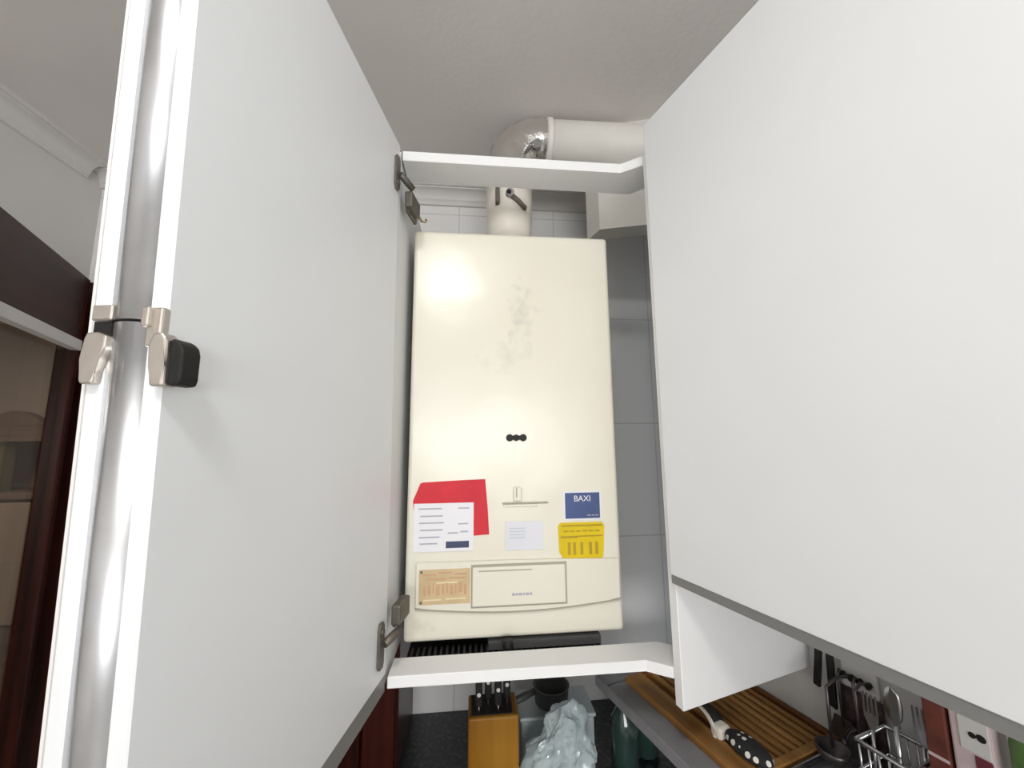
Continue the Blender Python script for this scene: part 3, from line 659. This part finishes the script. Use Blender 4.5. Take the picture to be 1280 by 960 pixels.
# wire cutlery basket
wb = thing('wire_basket', 'grey wire draining basket on the steel tray against the right wall', 'basket', rw(.25, -.165, ZL), RZ)
zb0 = ZL + .006
for z in (zb0 + .004, zb0 + .045, zb0 + .085):
    bm = BM(); r_ = .0034 if z > zb0 + .08 else .0018
    tube(bm, [(.215, -.128, z), (.215, -.192, z), (.290, -.192, z), (.290, -.128, z), (.215, -.128, z)], r_, 8); obj('hoop', bm, M['steel'], wb, RF)
bm = BM()
for k in range(6):
    y = -.131 - k * .0118
    tube(bm, [(.215, y, zb0 + .085), (.215, y, zb0 + .004), (.290, y, zb0 + .004), (.290, y, zb0 + .085)], .0015, 6)
obj('wires', bm, M['steel'], wb, RF)
ck = ['fork', 'spoon', 'knife', 'fork']
cl = ['fork standing in the wire basket at the end nearest the hanging utensils', 'spoon standing in the wire basket beside the first fork', 'table knife standing upright in the middle of the wire basket', 'fork standing in the wire basket next to the red carton']
for k, kind in enumerate(ck):
    y = -.137 - k * .0155; x = .235 + (k % 2) * .028; zt_ = 1.305 + .012 * (k % 3)
    t = thing(kind, cl[k], 'cutlery', rw(x, y, zb0), RZ, 'cutlery in the wire basket')
    bm = BM(); tube(bm, [(x, y, zb0 + .008), (x + .003, y - .002, zt_ - .05)], [.0036, .0020], 8); obj('handle', bm, M['steel'], t, RF)
    bm = BM(); y2 = y - .002; x2 = x + .003
    if kind == 'fork':
        prism(bm, [(y2 - .002, zt_ - .052), (y2 + .002, zt_ - .052), (y2 + .009, zt_ - .034), (y2 + .009, zt_ - .028), (y2 - .009, zt_ - .028), (y2 - .009, zt_ - .034)], 'X', x2 - .001, x2 + .001)
        for q in range(4): box(bm, x2 - .001, x2 + .001, y2 - .009 + q * .0052, y2 - .0066 + q * .0052, zt_ - .028, zt_)
        obj('tines', bm, M['steel'], t, RF)
    elif kind == 'spoon':
        bmesh.ops.create_uvsphere(bm, u_segments=16, v_segments=10, radius=1); bm.transform(Matrix.Translation((x2, y2, zt_ - .026)) @ Matrix.Diagonal((.004, .012, .026, 1))); obj('bowl', bm, M['steel'], t, RF, smooth=True)
    else:
        prism(bm, [(y2 - .004, zt_ - .052), (y2 + .004, zt_ - .052), (y2 + .007, zt_ - .02), (y2 + .003, zt_), (y2 - .004, zt_ - .01)], 'X', x2 - .0008, x2 + .0008); obj('blade', bm, M['steel'], t, RF)

# packets behind the door line on the far right
def carton(name, label, cat, x0, x1, y0, y1, z1, m, base=ZL + .0045):
    t = thing(name, label, cat, rw((x0 + x1) / 2, (y0 + y1) / 2, base), RZ)
    return t
z0 = ZL + .0045
t = carton('red_carton', 'brick red carton standing between the wire basket and pale packet', 'carton', .25, .30, -.232, -.212, 1.36, M['redbox'])
bm = BM(); box(bm, .245, .290, -.221, -.198, z0, 1.365, .002, 2); obj('body', bm, M['redbox'], t, RF)
bm = BM(); box(bm, .2442, .2452, -.220, -.199, 1.262, 1.266); obj('band', bm, M['pink'], t, RF, label='thin pink stripe')
t = carton('packet', 'pale pink and white packet with black spots beside red carton', 'packet', .25, .30, -.27, -.24, 1.34, M['pink'])
bm = BM(); prism(bm, [(-.262, z0), (-.224, z0), (-.224, 1.350), (-.230, 1.362), (-.256, 1.362), (-.262, 1.350)], 'X', .247, .290, .003, 2); obj('body', bm, M['pink'], t, RF)
bm = BM(); box(bm, .2456, .2474, -.2605, -.2330, 1.292, 1.338, .0006, 1); q = obj('white_panel', bm, M['wcard'], t, RF)
for (y, z, r_) in ((-.2455, 1.3135, .0036), (-.2535, 1.3140, .0046)):
    bm = BM(); tube(bm, [(.2450, y, z), (.2458, y, z)], r_, 12); obj('spot', bm, M['black'], q, RF)
bm = BM(); box(bm, .2456, .2474, -.2605, -.245, 1.255, 1.290, .0006, 1); obj('wine_panel', bm, M['wine'], t, RF)
t = carton('green_bottle', 'green plastic bottle at the far right on the shelf', 'bottle', .25, .29, -.32, -.28, 1.34, M['green'])
bm = BM(); lathe(bm, [(.018, z0), (.020, z0 + .004), (.020, 1.318), (.017, 1.332), (.009, 1.342), (.009, 1.350)], .268, -.290, 24); obj('body', bm, M['green'], t, RF)
bm = BM(); lathe(bm, [(.0105, 1.350), (.0105, 1.366), (.009, 1.368)], .268, -.290, 20); obj('cap', bm, M['dark'], t, RF)

# ------------------------------------------------------------------ things on the granite countertop
ZT = .875
# knife block
kb = thing('knife_block', 'amber wooden knife block with black handled knives on granite counter', 'knife block', (.045, .93, ZT))
bm = BM(); box(bm, -.009, .099, .905, .985, ZT, 1.112, .005, 3); obj('block', bm, M['amber'], kb)
bm = BM(); box(bm, -.002, .086, .912, .978, 1.112, 1.1135); obj('slot_plate', bm, M['dark'], kb)
names = ['knife at the left end of the amber block', 'knife second from left in the amber block', 'knife second from right in the amber block', 'knife at the right end of the amber block']
for k in range(4):
    x = .014 + k * .021; y = .930 + (k % 2) * .022; h = .085 + .012 * ((k * 3) % 4)
    t = thing('kitchen_knife', 'black handled ' + names[k], 'knife', (x, y, 1.1135), 0, 'knives in the amber block')
    bm = BM(); prism(bm, [(y - .010, 1.122), (y + .010, 1.122), (y + .012, 1.122 + h * .6), (y + .009, 1.122 + h), (y - .008, 1.122 + h), (y - .011, 1.122 + h * .4)], 'X', x - .0075, x + .0075, .003, 2); o = obj('handle', bm, M['black'], t)
    bm = BM(); box(bm, x - .001, x + .001, y - .010, y + .010, 1.1135, 1.124); obj('blade', bm, M['steel'], t)
    for j in range(2):
        zz_ = 1.122 + h * (.3 + .4 * j)
        bm = BM(); tube(bm, [(x, y - .0115, zz_), (x, y - .0085, zz_)], .0042, 10); obj('rivet', bm, M['wcard'], o)
# clear plastic bag
bm = BM(); bmesh.ops.create_icosphere(bm, subdivisions=5, radius=1.0)
for v in bm.verts:
    c = v.co.copy(); h = (c.z + 1) / 2
    w = 1.0 - .50 * h ** 2.5
    p = Vector((c.x * .082 * w + .040 * h ** 1.5, c.y * .046 * w, .112 * (h * 2 - 1)))
    r1 = 1 - abs(noise.noise(p * 14 + Vector((3, 1, 7)))) * 2; r2 = 1 - abs(noise.noise(p * 30 + Vector((1, 8, 2)))) * 2; r3 = 1 - abs(noise.noise(p * 62 + Vector((5, 2, 2)))) * 2
    p += Vector((c.x, c.y * .8, c.z * .7)) * (.016 * r1 + .013 * r2 + .005 * r3 - .016)
    p.z = max(p.z, -.112)
    v.co = p + Vector((.180, .955, ZT + .1125))
obj('plastic_bag', bm, M['bag'], label='crumpled clear plastic bag on the granite counter beside amber knife block', cat='bag', origin=(.178, .955, ZT))
# pale box behind the bag
t = thing('storage_box', 'pale grey plastic box standing behind the crumpled plastic bag', 'box', (.255, 1.09, ZT))
bm = BM(); box(bm, .120, .305, 1.045, 1.150, ZT, 1.004, .006, 3); obj('body', bm, M['palebox'], t)
bm = BM(); box(bm, .116, .309, 1.041, 1.154, 1.004, 1.014, .004, 2); obj('lid', bm, M['palebox'], t)
# dark iron pan on the box
t = thing('saucepan', 'small dark grey saucepan on the pale box behind the plastic bag', 'pan', (.205, 1.09, 1.014))
bm = BM(); lathe(bm, [(.036, 1.014), (.042, 1.018), (.046, 1.056), (.048, 1.058), (.044, 1.058), (.039, 1.020), (.002, 1.019)], .205, 1.092, 30); obj('bowl', bm, M['dgrey'], t)
bm = BM(); tube(bm, [(.160, 1.085, 1.048), (.130, 1.070, 1.046), (.092, 1.055, 1.040)], [.007, .009, .008], 12); obj('handle', bm, M['dgrey'], t)
# bottles under the shelf
for (x, y, h, lab) in ((.375, 1.03, .20, 'dark green bottle under the shelf, beside the plastic bag'), (.455, 1.10, .17, 'dark green bottle under the shelf, further from the bag')):
    t = thing('wine_bottle', lab, 'bottle', (x, y, ZT), 0, 'bottles under the grey shelf')
    bm = BM(); lathe(bm, [(.028, ZT), (.034, ZT + .004), (.034, ZT + h * .55), (.030, ZT + h * .66), (.013, ZT + h * .8), (.012, ZT + h - .01)], x, y, 28); obj('body', bm, M['greenglass'], t)
    bm = BM(); lathe(bm, [(.0135, ZT + h - .03), (.0140, ZT + h - .028), (.0140, ZT + h), (.012, ZT + h + .002)], x, y, 20); obj('cap', bm, M['dark'], t)
# mahogany cupboard side at the left
t = thing('tall_cupboard', 'dark mahogany narrow cupboard on the counter under left door', 'cupboard', (-.26, 1.1, ZT))
bm = BM(); box(bm, -.345, -.180, 1.06, YB, ZT, 1.285, .003, 2); obj('carcass', bm, M['maho'], t)
for k in range(2):
    x0 = -.341 + k * .080
    bm = BM(); box(bm, x0, x0 + .076, 1.044, 1.060, ZT + .006, 1.280, .005, 2); obj('door', bm, M['maho'], t)

# ------------------------------------------------------------------ world, camera, view
w = bpy.data.worlds.new('World'); S.world = w; w.use_nodes = True
w.node_tree.nodes['Background'].inputs['Color'].default_value = (0.85, 0.92, 1.0, 1)
w.node_tree.nodes['Background'].inputs['Strength'].default_value = 1.0
area('hall_fill', (-2.5, 1.7, 2.5), (0, 0, 0), .5, .5, 34, (1, .93, .85))  # added fill without a fixture, brightens the room behind the pane

cam = bpy.data.cameras.new('camera'); co = bpy.data.objects.new('camera', cam); COL.objects.link(co); S.camera = co
cam.sensor_fit = 'HORIZONTAL'; cam.sensor_width = 36.0; cam.lens = 36.0 * 480.0 / 1280.0; cam.clip_start = .02
yw, pt, ro = R(5.7), R(7.9), R(-0.5)
fwd = Vector((math.sin(yw) * math.cos(pt), math.cos(yw) * math.cos(pt), math.sin(pt)))
right = Vector((math.cos(yw), -math.sin(yw), 0)); up = right.cross(fwd)
r2 = right * math.cos(ro) + up * math.sin(ro); u2 = r2.cross(fwd)
co.matrix_world = Matrix(((r2.x, u2.x, -fwd.x, 0), (r2.y, u2.y, -fwd.y, 0), (r2.z, u2.z, -fwd.z, 1.70), (0, 0, 0, 1)))

vs = S.view_settings; vs.view_transform = 'Standard'; vs.look = 'None'; vs.gamma = 1.0; vs.use_curve_mapping = False
vs.exposure = -0.12
